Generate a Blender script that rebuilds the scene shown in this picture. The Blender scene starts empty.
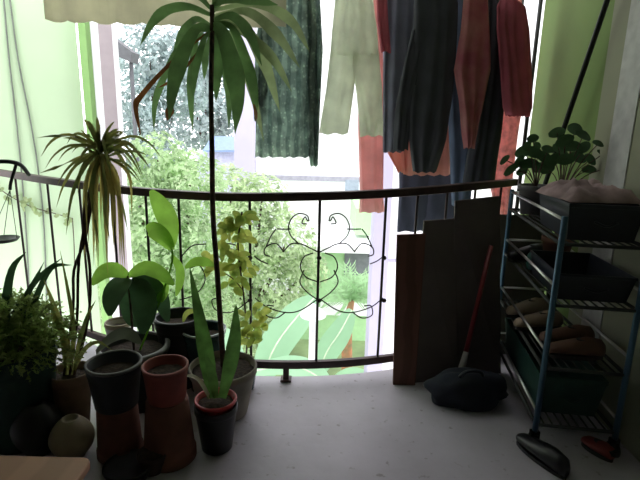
import bpy, math, random
from mathutils import Vector, Matrix, noise
random.seed(7)
C = bpy.context.scene.collection
PI = math.pi

# ------------------------------------------------------------------ camera
H, F = 1.40, 490.0
P, RL = math.radians(13.2), math.radians(1.4)
FW = Vector((0, math.cos(P), -math.sin(P))); U0 = Vector((0, math.sin(P), math.cos(P))); R0 = Vector((1, 0, 0))
RT = R0*math.cos(RL) + U0*math.sin(RL); UP = -R0*math.sin(RL) + U0*math.cos(RL)
EYE = Vector((0, 0, H))
def ray(x, y): return RT*((x-320)/F) - UP*((y-240)/F) + FW
def W(x, y, Y):                      # position taken from image pixels: sight line through (x, y) met at depth Y
    d = ray(x, y); return EYE + d*(Y/d.y)
def G(x, y, z=0.0):                  # point taken from an image pixel: sight line met at height z
    d = ray(x, y); return EYE + d*((z-H)/d.z)
def PXM(p): return (Vector(p)-EYE).dot(FW)/F      # metres per pixel at a point

cd = bpy.data.cameras.new('camera'); cam = bpy.data.objects.new('camera', cd); C.objects.link(cam)
cd.sensor_width = 36; cd.lens = F*36/640; cd.clip_end = 200; cd.clip_start = .02
M3 = Matrix((RT, UP, -FW)).transposed()
cam.matrix_world = Matrix.Translation(EYE) @ M3.to_4x4()
bpy.context.scene.camera = cam

# ------------------------------------------------------------------ materials
MATS = {}
def mat(name, col, rough=.6, metal=0, trans=0, var=.12, scale=12, col2=None, bump=0, bscale=60, spec=.5, wave=None):
    if name in MATS: return MATS[name]
    m = bpy.data.materials.new(name); m.use_nodes = True; nt = m.node_tree; N = nt.nodes; L = nt.links
    b = N['Principled BSDF']; out = N['Material Output']
    b.inputs['Roughness'].default_value = rough; b.inputs['Metallic'].default_value = metal
    b.inputs['Specular IOR Level'].default_value = spec
    tc = N.new('ShaderNodeTexCoord')
    if wave:
        nz = N.new('ShaderNodeTexWave'); nz.inputs['Scale'].default_value = wave; nz.inputs['Distortion'].default_value = 4
        nz.inputs['Detail'].default_value = 3; fac = nz.outputs['Fac']
    else:
        nz = N.new('ShaderNodeTexNoise'); nz.inputs['Scale'].default_value = scale; nz.inputs['Detail'].default_value = 5
        fac = nz.outputs['Fac']
    L.new(tc.outputs['Object'], nz.inputs['Vector'])
    rp = N.new('ShaderNodeValToRGB'); c = Vector(col)
    a = c*(1-var); z = Vector(col2) if col2 else c*(1+var)
    rp.color_ramp.elements[0].position = .35; rp.color_ramp.elements[1].position = .65
    rp.color_ramp.elements[0].color = (*a, 1); rp.color_ramp.elements[1].color = (*[min(1, v) for v in z], 1)
    L.new(fac, rp.inputs['Fac']); L.new(rp.outputs['Color'], b.inputs['Base Color'])
    if bump:
        n2 = N.new('ShaderNodeTexNoise'); n2.inputs['Scale'].default_value = bscale; n2.inputs['Detail'].default_value = 4
        L.new(tc.outputs['Object'], n2.inputs['Vector'])
        bp = N.new('ShaderNodeBump'); bp.inputs['Strength'].default_value = bump; bp.inputs['Distance'].default_value = .01
        L.new(n2.outputs['Fac'], bp.inputs['Height']); L.new(bp.outputs['Normal'], b.inputs['Normal'])
    if trans:
        t = N.new('ShaderNodeBsdfTranslucent'); L.new(rp.outputs['Color'], t.inputs['Color'])
        mx = N.new('ShaderNodeMixShader'); mx.inputs['Fac'].default_value = trans
        L.new(b.outputs[0], mx.inputs[1]); L.new(t.outputs[0], mx.inputs[2]); L.new(mx.outputs[0], out.inputs['Surface'])
    MATS[name] = m; return m
def floor_mat():
    m = bpy.data.materials.new('worn_concrete'); m.use_nodes = True; nt = m.node_tree; N = nt.nodes; L = nt.links
    b = N['Principled BSDF']; tc = N.new('ShaderNodeTexCoord')
    n1 = N.new('ShaderNodeTexNoise'); n1.inputs['Scale'].default_value = 2.2; n1.inputs['Detail'].default_value = 8; n1.inputs['Roughness'].default_value = .65
    n2 = N.new('ShaderNodeTexNoise'); n2.inputs['Scale'].default_value = 26; n2.inputs['Detail'].default_value = 6
    r1 = N.new('ShaderNodeValToRGB'); r1.color_ramp.elements[0].position = .3; r1.color_ramp.elements[1].position = .7
    r1.color_ramp.elements[0].color = (.49, .455, .51, 1); r1.color_ramp.elements[1].color = (.63, .59, .66, 1)
    r2 = N.new('ShaderNodeValToRGB'); r2.color_ramp.elements[0].position = .27; r2.color_ramp.elements[1].position = .36
    r2.color_ramp.elements[0].color = (.62, .6, .57, 1); r2.color_ramp.elements[1].color = (1, 1, 1, 1)
    mx = N.new('ShaderNodeMixRGB'); mx.blend_type = 'MULTIPLY'; mx.inputs[0].default_value = 1
    for n in (n1, n2): L.new(tc.outputs['Object'], n.inputs['Vector'])
    L.new(n1.outputs['Fac'], r1.inputs['Fac']); L.new(n2.outputs['Fac'], r2.inputs['Fac'])
    L.new(r1.outputs[0], mx.inputs[1]); L.new(r2.outputs[0], mx.inputs[2]); L.new(mx.outputs[0], b.inputs['Base Color'])
    b.inputs['Roughness'].default_value = .42
    bp = N.new('ShaderNodeBump'); bp.inputs['Strength'].default_value = .25; bp.inputs['Distance'].default_value = .004
    L.new(n2.outputs['Fac'], bp.inputs['Height']); L.new(bp.outputs['Normal'], b.inputs['Normal'])
    return m
def batik_mat():
    m = bpy.data.materials.new('batik'); m.use_nodes = True; nt = m.node_tree; N = nt.nodes; L = nt.links
    b = N['Principled BSDF']; tc = N.new('ShaderNodeTexCoord'); out = N['Material Output']
    v = N.new('ShaderNodeTexVoronoi'); v.inputs['Scale'].default_value = 34
    n = N.new('ShaderNodeTexNoise'); n.inputs['Scale'].default_value = 16; n.inputs['Detail'].default_value = 4
    L.new(tc.outputs['Object'], v.inputs['Vector']); L.new(tc.outputs['Object'], n.inputs['Vector'])
    r = N.new('ShaderNodeValToRGB'); e = r.color_ramp.elements
    e[0].position = .2; e[0].color = (.85, .92, .84, 1); e[1].position = .30; e[1].color = (.50, .57, .53, 1)
    r2 = N.new('ShaderNodeValToRGB'); e = r2.color_ramp.elements
    e[0].position = .4; e[0].color = (.7, .73, .73, 1); e[1].position = .62; e[1].color = (1.3, 1.35, 1.3, 1)
    mx = N.new('ShaderNodeMixRGB'); mx.blend_type = 'MULTIPLY'; mx.inputs[0].default_value = 1
    L.new(v.outputs['Distance'], r.inputs['Fac']); L.new(n.outputs['Fac'], r2.inputs['Fac'])
    L.new(r.outputs[0], mx.inputs[1]); L.new(r2.outputs[0], mx.inputs[2]); L.new(mx.outputs[0], b.inputs['Base Color'])
    wv = N.new('ShaderNodeTexWave'); wv.inputs['Scale'].default_value = 5.5; wv.inputs['Distortion'].default_value = 3; wv.inputs['Detail'].default_value = 2  # vertical bands: leaf stripes of the print, doubling as painted fold shading
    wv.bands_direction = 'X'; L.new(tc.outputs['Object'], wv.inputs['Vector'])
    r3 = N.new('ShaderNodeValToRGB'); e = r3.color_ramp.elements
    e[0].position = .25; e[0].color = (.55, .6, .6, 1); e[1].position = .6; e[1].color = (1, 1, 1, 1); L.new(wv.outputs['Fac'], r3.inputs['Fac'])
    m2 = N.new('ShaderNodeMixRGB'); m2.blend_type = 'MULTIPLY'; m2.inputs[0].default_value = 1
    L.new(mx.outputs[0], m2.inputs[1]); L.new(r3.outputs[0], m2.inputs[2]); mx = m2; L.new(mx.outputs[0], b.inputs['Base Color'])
    b.inputs['Roughness'].default_value = .8
    t = N.new('ShaderNodeBsdfTranslucent'); L.new(mx.outputs[0], t.inputs['Color'])
    ms = N.new('ShaderNodeMixShader'); ms.inputs['Fac'].default_value = .6
    L.new(b.outputs[0], ms.inputs[1]); L.new(t.outputs[0], ms.inputs[2]); L.new(ms.outputs[0], out.inputs['Surface'])
    return m

# ------------------------------------------------------------------ mesh builder
class MB:
    def __init__(s): s.v = []; s.f = []; s.sm = []
    def add(s, vs, fs, smooth=True):
        o = len(s.v); s.v += [Vector(v) for v in vs]
        for f in fs: s.f.append([i+o for i in f]); s.sm.append(smooth)
        return s
    def box(s, lo, hi, rotz=0, org=None):
        a, b = Vector(lo), Vector(hi)
        vs = [Vector((x, y, z)) for z in (a.z, b.z) for y in (a.y, b.y) for x in (a.x, b.x)]
        if rotz:
            o = Vector(org) if org else (a+b)/2; m = Matrix.Rotation(rotz, 3, 'Z'); vs = [m@(v-o)+o for v in vs]
        return s.add(vs, [(0, 2, 3, 1), (4, 5, 7, 6), (0, 1, 5, 4), (2, 6, 7, 3), (0, 4, 6, 2), (1, 3, 7, 5)], False)
    def hexa(s, q, t):                # box from a bottom quad and a top quad
        return s.add(list(q)+list(t), [(3, 2, 1, 0), (4, 5, 6, 7), (0, 1, 5, 4), (1, 2, 6, 5), (2, 3, 7, 6), (3, 0, 4, 7)], False)
    def slab(s, corners, thick):      # quad a, b, c, d pushed by vector thick
        t = Vector(thick); c = [Vector(p) for p in corners]
        return s.hexa(c, [p+t for p in c])
    def tube(s, pts, r, n=8, cap=True):
        pts = [Vector(p) for p in pts]; rs = r if isinstance(r, (list, tuple)) else [r]*len(pts)
        vs = []; fs = []; ref = None
        for i, p in enumerate(pts):
            t = (pts[min(i+1, len(pts)-1)]-pts[max(i-1, 0)]).normalized()
            if ref is None or abs(ref.dot(t)) > .99: ref = Vector((0, 0, 1)) if abs(t.z) < .9 else Vector((1, 0, 0))
            a = (ref - t*ref.dot(t)).normalized(); b = t.cross(a); ref = a
            for k in range(n):
                q = 2*PI*k/n; vs.append(p+(a*math.cos(q)+b*math.sin(q))*rs[i])
        for i in range(len(pts)-1):
            for k in range(n): fs.append((i*n+k, i*n+(k+1) % n, (i+1)*n+(k+1) % n, (i+1)*n+k))
        if cap: fs.append(tuple(range(n))[::-1]); fs.append(tuple((len(pts)-1)*n+k for k in range(n)))
        return s.add(vs, fs)
    def lathe(s, o, prof, n=32, sx=1, sy=1, ring=False):
        o = Vector(o); vs = []; fs = []
        for r, z in prof:
            for k in range(n):
                q = 2*PI*k/n; vs.append(o+Vector((r*sx*math.cos(q), r*sy*math.sin(q), z)))
        for i in range(len(prof)-1):
            for k in range(n): fs.append((i*n+k, i*n+(k+1) % n, (i+1)*n+(k+1) % n, (i+1)*n+k))
        m = len(prof)-1
        if ring: fs += [(m*n+k, m*n+(k+1) % n, (k+1) % n, k) for k in range(n)]
        else: fs.append(tuple(range(n))[::-1]); fs.append(tuple(m*n+k for k in range(n)))
        return s.add(vs, fs)
    def blob(s, c, rad, amp=.15, freq=3, n=20, m=14, seed=0, flat=-1):
        c = Vector(c); rad = Vector(rad); vs = []; fs = []
        for i in range(m+1):
            th = PI*i/m
            for k in range(n):
                q = 2*PI*k/n; d = Vector((math.sin(th)*math.cos(q), math.sin(th)*math.sin(q), math.cos(th)))
                w = 1+amp*noise.noise(d*freq+Vector((seed, seed*2, 0)))
                v = Vector((d.x*rad.x, d.y*rad.y, d.z*rad.z))*w
                v.z = max(v.z, flat*rad.z); vs.append(c+v)
        for i in range(m):
            for k in range(n): fs.append((i*n+k, (i+1)*n+k, (i+1)*n+(k+1) % n, i*n+(k+1) % n))
        return s.add(vs, fs)
    def leaf(s, pts, w, nrm=(0, -1, .3), fold=.18, prof=None, n=9):
        pts = smooth(pts, n); vs = []; fs = []; nn = Vector(nrm).normalized(); k = len(pts)
        for i, p in enumerate(pts):
            t = (pts[min(i+1, k-1)]-pts[max(i-1, 0)]).normalized(); sd = t.cross(nn)
            if sd.length < .05: sd = Vector((1, 0, 0))
            sd.normalize(); up = sd.cross(t); u = i/(k-1)
            ww = w*.5*(prof(u) if prof else max(.03, math.sin(PI*min(1, u*.92+.05))**.8))
            vs += [p-sd*ww+up*ww*fold, p.copy(), p+sd*ww+up*ww*fold]
        for i in range(k-1):
            a = i*3; fs += [(a, a+1, a+4, a+3), (a+1, a+2, a+5, a+4)]
        return s.add(vs, fs)
    def build(s, name, m, parent=None, bevel=0, loc=None):
        me = bpy.data.meshes.new(name); o = bpy.data.objects.new(name, me); C.objects.link(o)
        if parent is not None:
            org = WLOC.get(parent.name, Vector((0, 0, 0))); o.parent = parent; WLOC[o.name] = org
        else:
            xs = [v.x for v in s.v]; ys = [v.y for v in s.v]; zs = [v.z for v in s.v]
            org = Vector(loc) if loc else Vector(((min(xs)+max(xs))/2, (min(ys)+max(ys))/2, min(zs)))
            o.location = org; WLOC[o.name] = org
        me.from_pydata([v-org for v in s.v], [], s.f); me.update()
        for p, q in zip(me.polygons, s.sm): p.use_smooth = q
        if m: me.materials.append(m)
        if bevel:
            b = o.modifiers.new('bevel', 'BEVEL'); b.width = bevel; b.segments = 2; b.limit_method = 'ANGLE'
        return o
WLOC = {}
def smooth(pts, n=8):                 # Catmull-Rom through the points
    p = [Vector(q) for q in pts]
    if len(p) < 3: return [p[0].lerp(p[-1], i/n) for i in range(n+1)]
    p = [p[0]*2-p[1]]+p+[p[-1]*2-p[-2]]; out = []
    k = max(2, int(n/(len(p)-3))+1)
    for i in range(1, len(p)-2):
        for j in range(k):
            t = j/k; a, b, c, d = p[i-1], p[i], p[i+1], p[i+2]
            out.append(.5*((2*b)+(c-a)*t+(2*a-5*b+4*c-d)*t*t+(3*b-3*c+d-a)*t**3))
    out.append(p[-2]); return out
def thing(name, label, cat, loc, group=None):
    o = bpy.data.objects.new(name, None); C.objects.link(o); o.location = loc; WLOC[o.name] = Vector(loc)
    o.empty_display_size = .05
    return tag(o, label, cat, group)
def tag(o, label, cat, group=None):
    o['label'] = label; o['category'] = cat
    if group: o['group'] = group
    return o
def struct(o): o['kind'] = 'structure'; return o

# palette
m_floor = floor_mat()
m_wall = mat('painted_plaster', (.38, .39, .28), .9, var=.05, scale=3)
m_ceil = mat('ceiling_paint', (.45, .45, .42), .9, var=.03)
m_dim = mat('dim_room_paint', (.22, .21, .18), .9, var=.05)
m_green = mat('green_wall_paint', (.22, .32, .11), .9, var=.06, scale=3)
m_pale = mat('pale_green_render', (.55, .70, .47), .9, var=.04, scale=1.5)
m_lime = mat('lime_edge_paint', (.26, .44, .16), .9, var=.05)
m_mauve = mat('mauve_grey_paint', (.40, .34, .36), .9, var=.04)
m_white = mat('white_render', (.86, .85, .88), .9, var=.03, scale=2)
m_lilac = mat('lilac_render', (.46, .42, .56), .9, var=.03, scale=2)
m_iron = mat('dark_brown_iron', (.035, .022, .02), .45, .3, var=.3)
m_rust = mat('brown_painted_iron', (.075, .042, .04), .5, .1, var=.25)
m_black = mat('black_plastic', (.012, .012, .014), .4, var=.2)
m_bmetal = mat('black_metal', (.02, .022, .02), .4, .6)
m_terra = mat('terracotta', (.17, .07, .05), .8, var=.25, scale=9)
m_red = mat('red_plastic', (.42, .025, .03), .4, var=.1)
m_redclay = mat('red_clay', (.27, .06, .05), .6, var=.2)
m_navy = mat('navy_plastic', (.022, .026, .034), .45, var=.2)
m_navyrim = mat('grey_rim', (.16, .16, .16), .5, var=.2)
m_greypot = mat('grey_stone_pot', (.26, .23, .19), .8, var=.2, scale=8)
m_glaze = mat('dark_green_glaze', (.045, .10, .10), .2, var=.3)
m_clay = mat('brown_clay', (.24, .165, .115), .8, var=.25)
m_cream = mat('cream_ceramic', (.30, .25, .16), .5, var=.1)
m_soil = mat('soil', (.035, .022, .014), .95, var=.5, scale=60, bump=.8)
m_leaf = mat('leaf_green', (.17, .30, .11), .45, trans=.45, var=.3, scale=10)
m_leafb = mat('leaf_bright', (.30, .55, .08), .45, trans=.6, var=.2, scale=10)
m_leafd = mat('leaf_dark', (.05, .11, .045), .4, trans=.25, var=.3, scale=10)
m_leafp = mat('leaf_pale', (.38, .46, .24), .5, trans=.45, var=.25, scale=9)
m_yel = mat('leaf_variegated', (.36, .52, .10), .5, trans=.55, var=.25, scale=14, col2=(.62, .64, .16))
m_strap = mat('leaf_strap', (.26, .33, .11), .5, trans=.4, var=.3, scale=8, col2=(.34, .32, .09))
m_dead = mat('leaf_withered', (.26, .10, .035), .7, trans=.35, var=.35, scale=14)
m_straw = mat('leaf_straw', (.50, .42, .14), .7, trans=.4, var=.25, scale=14)
m_fern = mat('fern_green', (.30, .40, .13), .6, trans=.5, var=.4, scale=18)
m_bark = mat('bark', (.09, .05, .042), .85, var=.4, scale=40, bump=.5)
m_wood = mat('brown_board', (.17, .075, .055), .6, var=.15, scale=4, wave=3)
m_grey = mat('grey_brown_board', (.17, .14, .135), .7, var=.12, scale=4)
m_grey2 = mat('dull_grey_board', (.16, .13, .128), .7, var=.12, scale=4)
m_peach = mat('peach_wood', (.50, .26, .17), .5, var=.08, wave=2)
m_blue = mat('blue_paint_metal', (.06, .13, .20), .35, .3, var=.1)
m_steel = mat('steel_tube', (.62, .62, .60), .3, .9, var=.05)
m_shelf = mat('dark_shelf', (.05, .055, .05), .6, var=.2)
m_bin = mat('blue_black_plastic', (.014, .018, .028), .4, var=.2)
m_crate = mat('dark_green_plastic', (.012, .05, .04), .5, var=.2)
m_valance = mat('beige_canvas', (.80, .77, .64), .9, trans=.55, var=.1, scale=6, bump=.2)

# ------------------------------------------------------------------ rail plan, room shell
def plan(x):
    u = abs(x+.25); return 2.50+(.25*u*u if u < 1.45 else .5256+.66*(u-1.45))
def RP(px, py, off=0):               # where a sight line meets the curved railing
    Y = 2.6
    for _ in range(80): Y = .6*Y+.4*(plan(W(px, py, Y).x)+off)
    return W(px, py, Y)
WX = 1.42
xs = [-2.2+i*.1 for i in range(37)]
b = MB(); edge = [(x, plan(x)+.04) for x in xs if x <= WX+.05]
top = [(-2.2, -1.8)]+[(WX+.05, -1.8)]+edge[::-1]
n = len(top)
b.add([(x, y, 0) for x, y in top]+[(x, y, -.16) for x, y in top], [tuple(range(n)), tuple(range(n, 2*n))[::-1]]+[(i, i+n, (i+1) % n+n, (i+1) % n) for i in range(n)], False)
struct(b.build('floor', m_floor))
b = MB().box((-2.3, -1.8, 2.6), (WX+.1, 3.0, 2.75)); struct(b.build('ceiling', m_ceil))
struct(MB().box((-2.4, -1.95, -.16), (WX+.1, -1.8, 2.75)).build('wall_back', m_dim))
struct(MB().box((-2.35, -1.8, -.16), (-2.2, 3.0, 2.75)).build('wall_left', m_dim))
struct(MB().box((WX-.006, 2.30, 0), (WX, 2.47, 2.6)).build('trim_5', mat('offwhite_trim', (.62, .62, .60), .8)))
struct(MB().box((WX, -1.8, -.16), (WX+.15, 2.62, 2.75)).build('wall_right', m_wall))
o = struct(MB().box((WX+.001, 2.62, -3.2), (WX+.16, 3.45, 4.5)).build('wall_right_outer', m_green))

# exterior wall on the left with its painted edge and column
A, B = W(-60, 150, 3.75), W(86, 150, 4.4)
def vwall(p, q, z0, z1, th, side=1):
    p = Vector((p.x, p.y, 0)); q = Vector((q.x, q.y, 0)); d = (q-p).normalized(); nv = Vector((-d.y, d.x, 0))*th*side
    m = MB(); c = [p, q, q+nv, p+nv]; return m.hexa([v+Vector((0, 0, z0)) for v in c], [v+Vector((0, 0, z1)) for v in c])
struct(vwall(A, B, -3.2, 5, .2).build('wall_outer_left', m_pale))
c0, c1, c2, c3 = W(88, 150, 4.39), W(95, 150, 4.35), W(107, 150, 4.35), W(117, 150, 4.35)
struct(vwall(c0, c1, -3.2, 5, .12).build('trim_1', m_lime))
struct(vwall(W(94, 150, 4.42), c2, -3.2, 5, .2).build('trim_2', m_white))
struct(vwall(W(107, 150, 4.3), W(120, 150, 4.3), -3.2, 5, .08).build('column_left', m_mauve))
struct(vwall(W(120, 150, 4.3), W(122, 150, 4.3), -3.2, 5, .03).build('trim_3', m_white))

# ------------------------------------------------------------------ balcony railing
rail = thing('balcony_railing', 'bowed dark iron balcony railing with scrollwork panels across the open side', 'railing', (0, plan(0), 0))
tp = smooth([RP(x, y) for x, y in [(-30, 167), (0, 172.5), (60, 182), (130, 190.5), (220, 196.5), (320, 196), (400, 192.5), (470, 186.5), (515, 182)]], 48)
b = MB()
def barstrip(b, pts, w, h):
    q = []
    for i, p in enumerate(pts):
        t = pts[min(i+1, len(pts)-1)]-pts[max(i-1, 0)]; t.z = 0; t.normalize(); nv = Vector((-t.y, t.x, 0))*w/2
        q.append([p-nv-Vector((0, 0, h/2)), p+nv-Vector((0, 0, h/2)), p+nv+Vector((0, 0, h/2)), p-nv+Vector((0, 0, h/2))])
    vs = [v for r in q for v in r]; fs = []
    for i in range(len(q)-1):
        for k in range(4): fs.append((i*4+k, i*4+(k+1) % 4, (i+1)*4+(k+1) % 4, (i+1)*4+k))
    fs += [(3, 2, 1, 0), tuple((len(q)-1)*4+k for k in range(4))]
    b.add(vs, fs, False)
barstrip(b, tp, .045, .042); b.build('top_rail', m_rust, rail, .004)
zb = .095
bp = [Vector((x, plan(x), zb)) for x in [-1.95+.08*i for i in range(40)] if x < 1.2]
b = MB(); barstrip(b, bp, .03, .042); b.build('bottom_rail', m_rust, rail, .003)
def topz(x): return min(tp, key=lambda p: abs(p.x-x)).z
bal = [(-16, 0), (19, 210), (50, 210), (82, 220), (114, 220), (147, 220), (180, 235), (250, 240), (319, 240), (384, 240), (416, 220), (446, 210), (474, 205), (500, 200)]
for px, py in bal:
    p = RP(px, py or 200); x = p.x
    MB().tube([(x, plan(x), zb), (x, plan(x), topz(x)-.015)], .0075, 8).build('baluster', m_iron, rail)
for px in (250, 319, 384):
    for py in (258, 300.5):
        p = RP(px, py); MB().blob(p, (.014, .014, .012), 0).build('collar', m_iron, rail)
sc = [[(331, 224), (336, 223), (333, 217), (331, 220), (329.5, 221)], [(329, 221), (331, 215.5), (339, 213.5), (346, 218), (349.5, 227), (347, 236), (340, 243)],
      [(347, 229), (354, 229.2), (361, 229)], [(320, 252), (328, 248), (337, 244), (347, 244), (355, 252)], [(354, 252), (362, 243.5), (372, 247), (373.5, 254), (368, 256.5)],
      [(370, 264), (377, 261), (384, 256)], [(320, 282), (332, 277), (337.5, 267), (334, 257), (325, 253)], [(320, 299), (337, 310), (352, 312.5), (371, 307), (383, 298)],
      [(352, 312), (362, 318), (372, 315), (371, 306), (364, 306)], [(320, 300), (331, 292), (338, 282), (334, 270)], [(362, 229), (367, 236), (372, 247)]]
for s in sc:
    for mir in (0, 1):
        q = [((638-x) if mir else x, y) for x, y in s]
        MB().tube(smooth([RP(*v) for v in q], 40), .0036, 6).build('scroll', m_iron, rail)
for s in [[(180, 300), (196, 294), (205, 280), (200, 266), (190, 268)], [(250, 300), (232, 312), (216, 310), (212, 300), (220, 298)], [(250, 258), (238, 246), (222, 244), (214, 252), (221, 258)], [(180, 258), (192, 246), (206, 244)]]:
    MB().tube(smooth([RP(*v) for v in s], 34), .0036, 6).build('scroll', m_iron, rail)
for px, py in ((286, 384), (60, 362), (470, 372)):
    x = RP(px, py).x
    b = MB().box((x-.016, plan(x)-.016, .0), (x+.016, plan(x)+.016, zb)); b.box((x-.03, plan(x)-.03, 0), (x+.03, plan(x)+.03, .014)); b.build('foot', m_rust, rail, .003)

# bent bracket and cables at the left
def Y_(l, Y): return [W(x, y, Y) for x, y in l]
o = MB().tube(smooth([W(-25, 164, 2.8), W(0, 161.5, 2.8), W(14, 162.5, 2.82), W(22, 166, 2.85), W(29, 175, 2.9)], 12), .012, 8)
o.tube(smooth([W(16, 165, 2.83), W(11, 182, 2.81), W(10, 190, 2.80)], 10), .009, 8)
tag(o.build('bent_bracket', m_bmetal), 'bent black metal bracket hooked over the left end of the railing', 'bracket')
c = W(4, 243, 2.78); r = thing('hanging_dish', 'shallow dark dish hung from the bent bracket at the left edge', 'dish', c)
MB().lathe(c, [(.02, 0), (.07, .012), (.085, .03), (.082, .032), (.065, .017), (.01, .01)], 28).build('bowl', m_black, r)
for a in (0, 2.1, 4.2): MB().tube([c+Vector((.08*math.cos(a), .08*math.sin(a), .03)), W(10, 190, 2.80)], .002, 5).build('wire', m_bmetal, r)
for pts, lab in (([(3, -6), (9, 60), (16, 120), (22, 180), (27, 250), (30, 320)], 'thin cable hanging down the pale green wall, nearer the left edge'),
                 ([(9, -6), (18, 60), (30, 120), (38, 170), (44, 230), (47, 320)], 'thin cable on the pale green wall, right-hand one of two')):
    q = []
    for x, y in pts:
        d = ray(x, y); nA = Vector((B.y-A.y, -(B.x-A.x), 0)).normalized(); t = (A-EYE).dot(nA)/d.dot(nA); q.append(EYE+d*t+nA*.012)
    tag(MB().tube(smooth(q, 14), .007, 6).build('cable', mat('cable_grey', (.16, .18, .15), .6)), lab, 'cable')

# valance
vb = [(45, 19), (52, 21.5), (60, 22), (66, 20), (74, 23), (85, 22.5), (92, 21), (100, 24), (108, 24), (115, 21.5), (123, 24), (134, 25), (142, 23), (150, 25), (160, 25.5), (168, 24), (180, 26), (190, 26.5), (200, 24), (212, 26.5), (226, 27), (236, 24.5), (248, 27), (262, 27), (272, 25), (286, 27)]
b = MB(); YV = 2.95; bt = [W(x, y, YV) for x, y in vb]; k = len(bt); vs = []
for i, p in enumerate(bt):
    dy = .012*math.sin(i*.9)
    for off in (0, .012): vs += [(p.x, YV+off+dy, p.z), (p.x, YV+off+dy*.3, 2.34), (p.x, YV+off, 2.6)]
fs = []
for i in range(k-1):
    a, c = i*6, (i+1)*6
    for j in (0, 1): fs += [(a+j, c+j, c+j+1, a+j+1), (a+3+j, a+4+j, c+4+j, c+3+j)]
    fs += [(a, a+3, c+3, c), (a+2, c+2, c+5, a+5)]
fs += [(0, 1, 4, 3), (1, 2, 5, 4)]; a = (k-1)*6; fs += [(a, a+3, a+4, a+1), (a+1, a+4, a+5, a+2)]
b.add(vs, fs, False)
val = tag(b.build('valance', m_valance), 'beige canvas valance with scalloped lower edge above the tall drooping plant', 'valance')
ln = MB()
for x0 in range(55, 285, 23):
    p = W(x0, 10, YV-.012); ln.box((p.x-.002, YV-.012, 2.14), (p.x+.002, YV-.008, 2.55))
ln.build('seam', mat('seam_thread', (.34, .30, .18), .9), val)

# ------------------------------------------------------------------ pots and plants
def ground(px, py, z=0): return G(px, py, z)
def pot_at(name, label, cat, px, yb, yr, hw, hwb, m, rim=None, soil=True, z=0, kind='taper', group=None):
    bx_ = px
    for _ in range(6):
        p = ground(bx_, yb, z); h = W(px, yr, p.y).z-z; v = p+Vector((0, 0, h))-EYE; bx_ += px-(320+F*v.dot(RT)/v.dot(FW))
    s = PXM(p); rt, rb = hw*s, hwb*s
    # perspective: rim pixel is the rim centre
    root = thing(name, label, cat, p, group)
    t = max(.006, rt*.07); b = MB()
    if kind == 'taper':
        b.lathe(p, [(rb*.9, 0), (rb, .006), (rb+(rt-rb)*.8, h*.82), (rt*.97, h*.86), (rt*1.0, h*.87), (rt, h-.006), (rt-t*.3, h), (rt-t*.8, h), (rt-t, h-.008), (rt-t*1.4, h*.8), (.01, h*.8)])
    elif kind == 'round':
        pr = [(rb*.8, 0), (rb, .01)]
        for i in range(1, 9):
            u = i/9; pr.append((rb+(rt*1.12-rb)*math.sin(u*PI*.62)/math.sin(PI*.5), h*u*.94))
        pr += [(rt*1.04, h*.96), (rt, h), (rt-t, h), (rt-t*1.3, h*.86), (.01, h*.86)]; b.lathe(p, pr)
    elif kind == 'globe':
        pr = [(rb, 0)]+[(hw*s*math.sin(PI*(.16+.70*i/12)), h*(.02+.96*i/12)) for i in range(13)]+[(rb*.6, h), (rb*.5, h*.9), (.005, h*.9)]; b.lathe(p, pr)
    elif kind == 'invert':
        b.lathe(p, [(rb*.96, 0), (rb, .004), (rb, h*.14), (rb*.95, h*.15), (rb*.95, h*.16), (rt, h-.006), (rt-.006, h), (.012, h), (.01, h-.01)])
    b.build('pot_body', m, root)
    if rim: MB().lathe(p, [(rt*.99, h*.93), (rt*1.05, h*.94), (rt*1.06, h*.99), (rt*1.02, h+.004), (rt-t, h+.004), (rt-t, h*.93)], ring=True).build('rim', rim, root)
    if soil and kind in ('taper', 'round'):
        MB().blob(p+Vector((0, 0, h*.86)), (rt-t*1.3, rt-t*1.3, .018), .2, 5).build('soil', m_soil, root)
    return root, p, h, rt
lp = lambda a: (lambda u: max(.02, (1-u)**a if u > .15 else (.6+.4*u/.15)*(1-u)**a))
blade = lambda u: max(.03, min(1, .55+u*1.3)*(1-max(0, u-.55)/.45)**.7)
strapw = lambda u: max(.04, min(1, .5+u*2)*(1-u**3))

# grey stone pot with the tall drooping dracaena
r, p, h, rt = pot_at('potted_dracaena', 'tall drooping dracaena in a grey stone pot, its long bare cane reaching the valance', 'potted plant', 223, 412, 365, 33, 23, m_greypot)
Yd = p.y
cane = [Vector((p.x, Yd+.02, h*.85))]+[W(x, y, Yd) for x, y in [(221, 330), (217, 270), (213, 215), (212, 150), (211, 90), (212, 40), (212, 5)]]
MB().tube(smooth(cane, 22), [.014-.005*i/30 for i in range(len(smooth(cane, 22)))], 10).build('cane', m_bark, r)
droop = lambda u: max(.03, (.3+.35*min(1, u/.3) if u < .3 else min(1, .65+(u-.3)*1.6))*(1 if u < .62 else max(0, 1-((u-.62)/.38)**1.6)))*(1+.06*math.sin(u*23))
def leaves_px(b, base_y, lst, nz=.3):
    for pts, w, dz in lst:
        q = []; k = len(pts)
        for i, (x, y) in enumerate(pts):
            q.append(W(x, y, base_y+dz*(i/(k-1))))
        s = PXM(q[0]); b.leaf(q, w*s*.9, (random.uniform(-.5, .5), -1, random.uniform(-.1, .5)), .16, droop, n=16)
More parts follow.
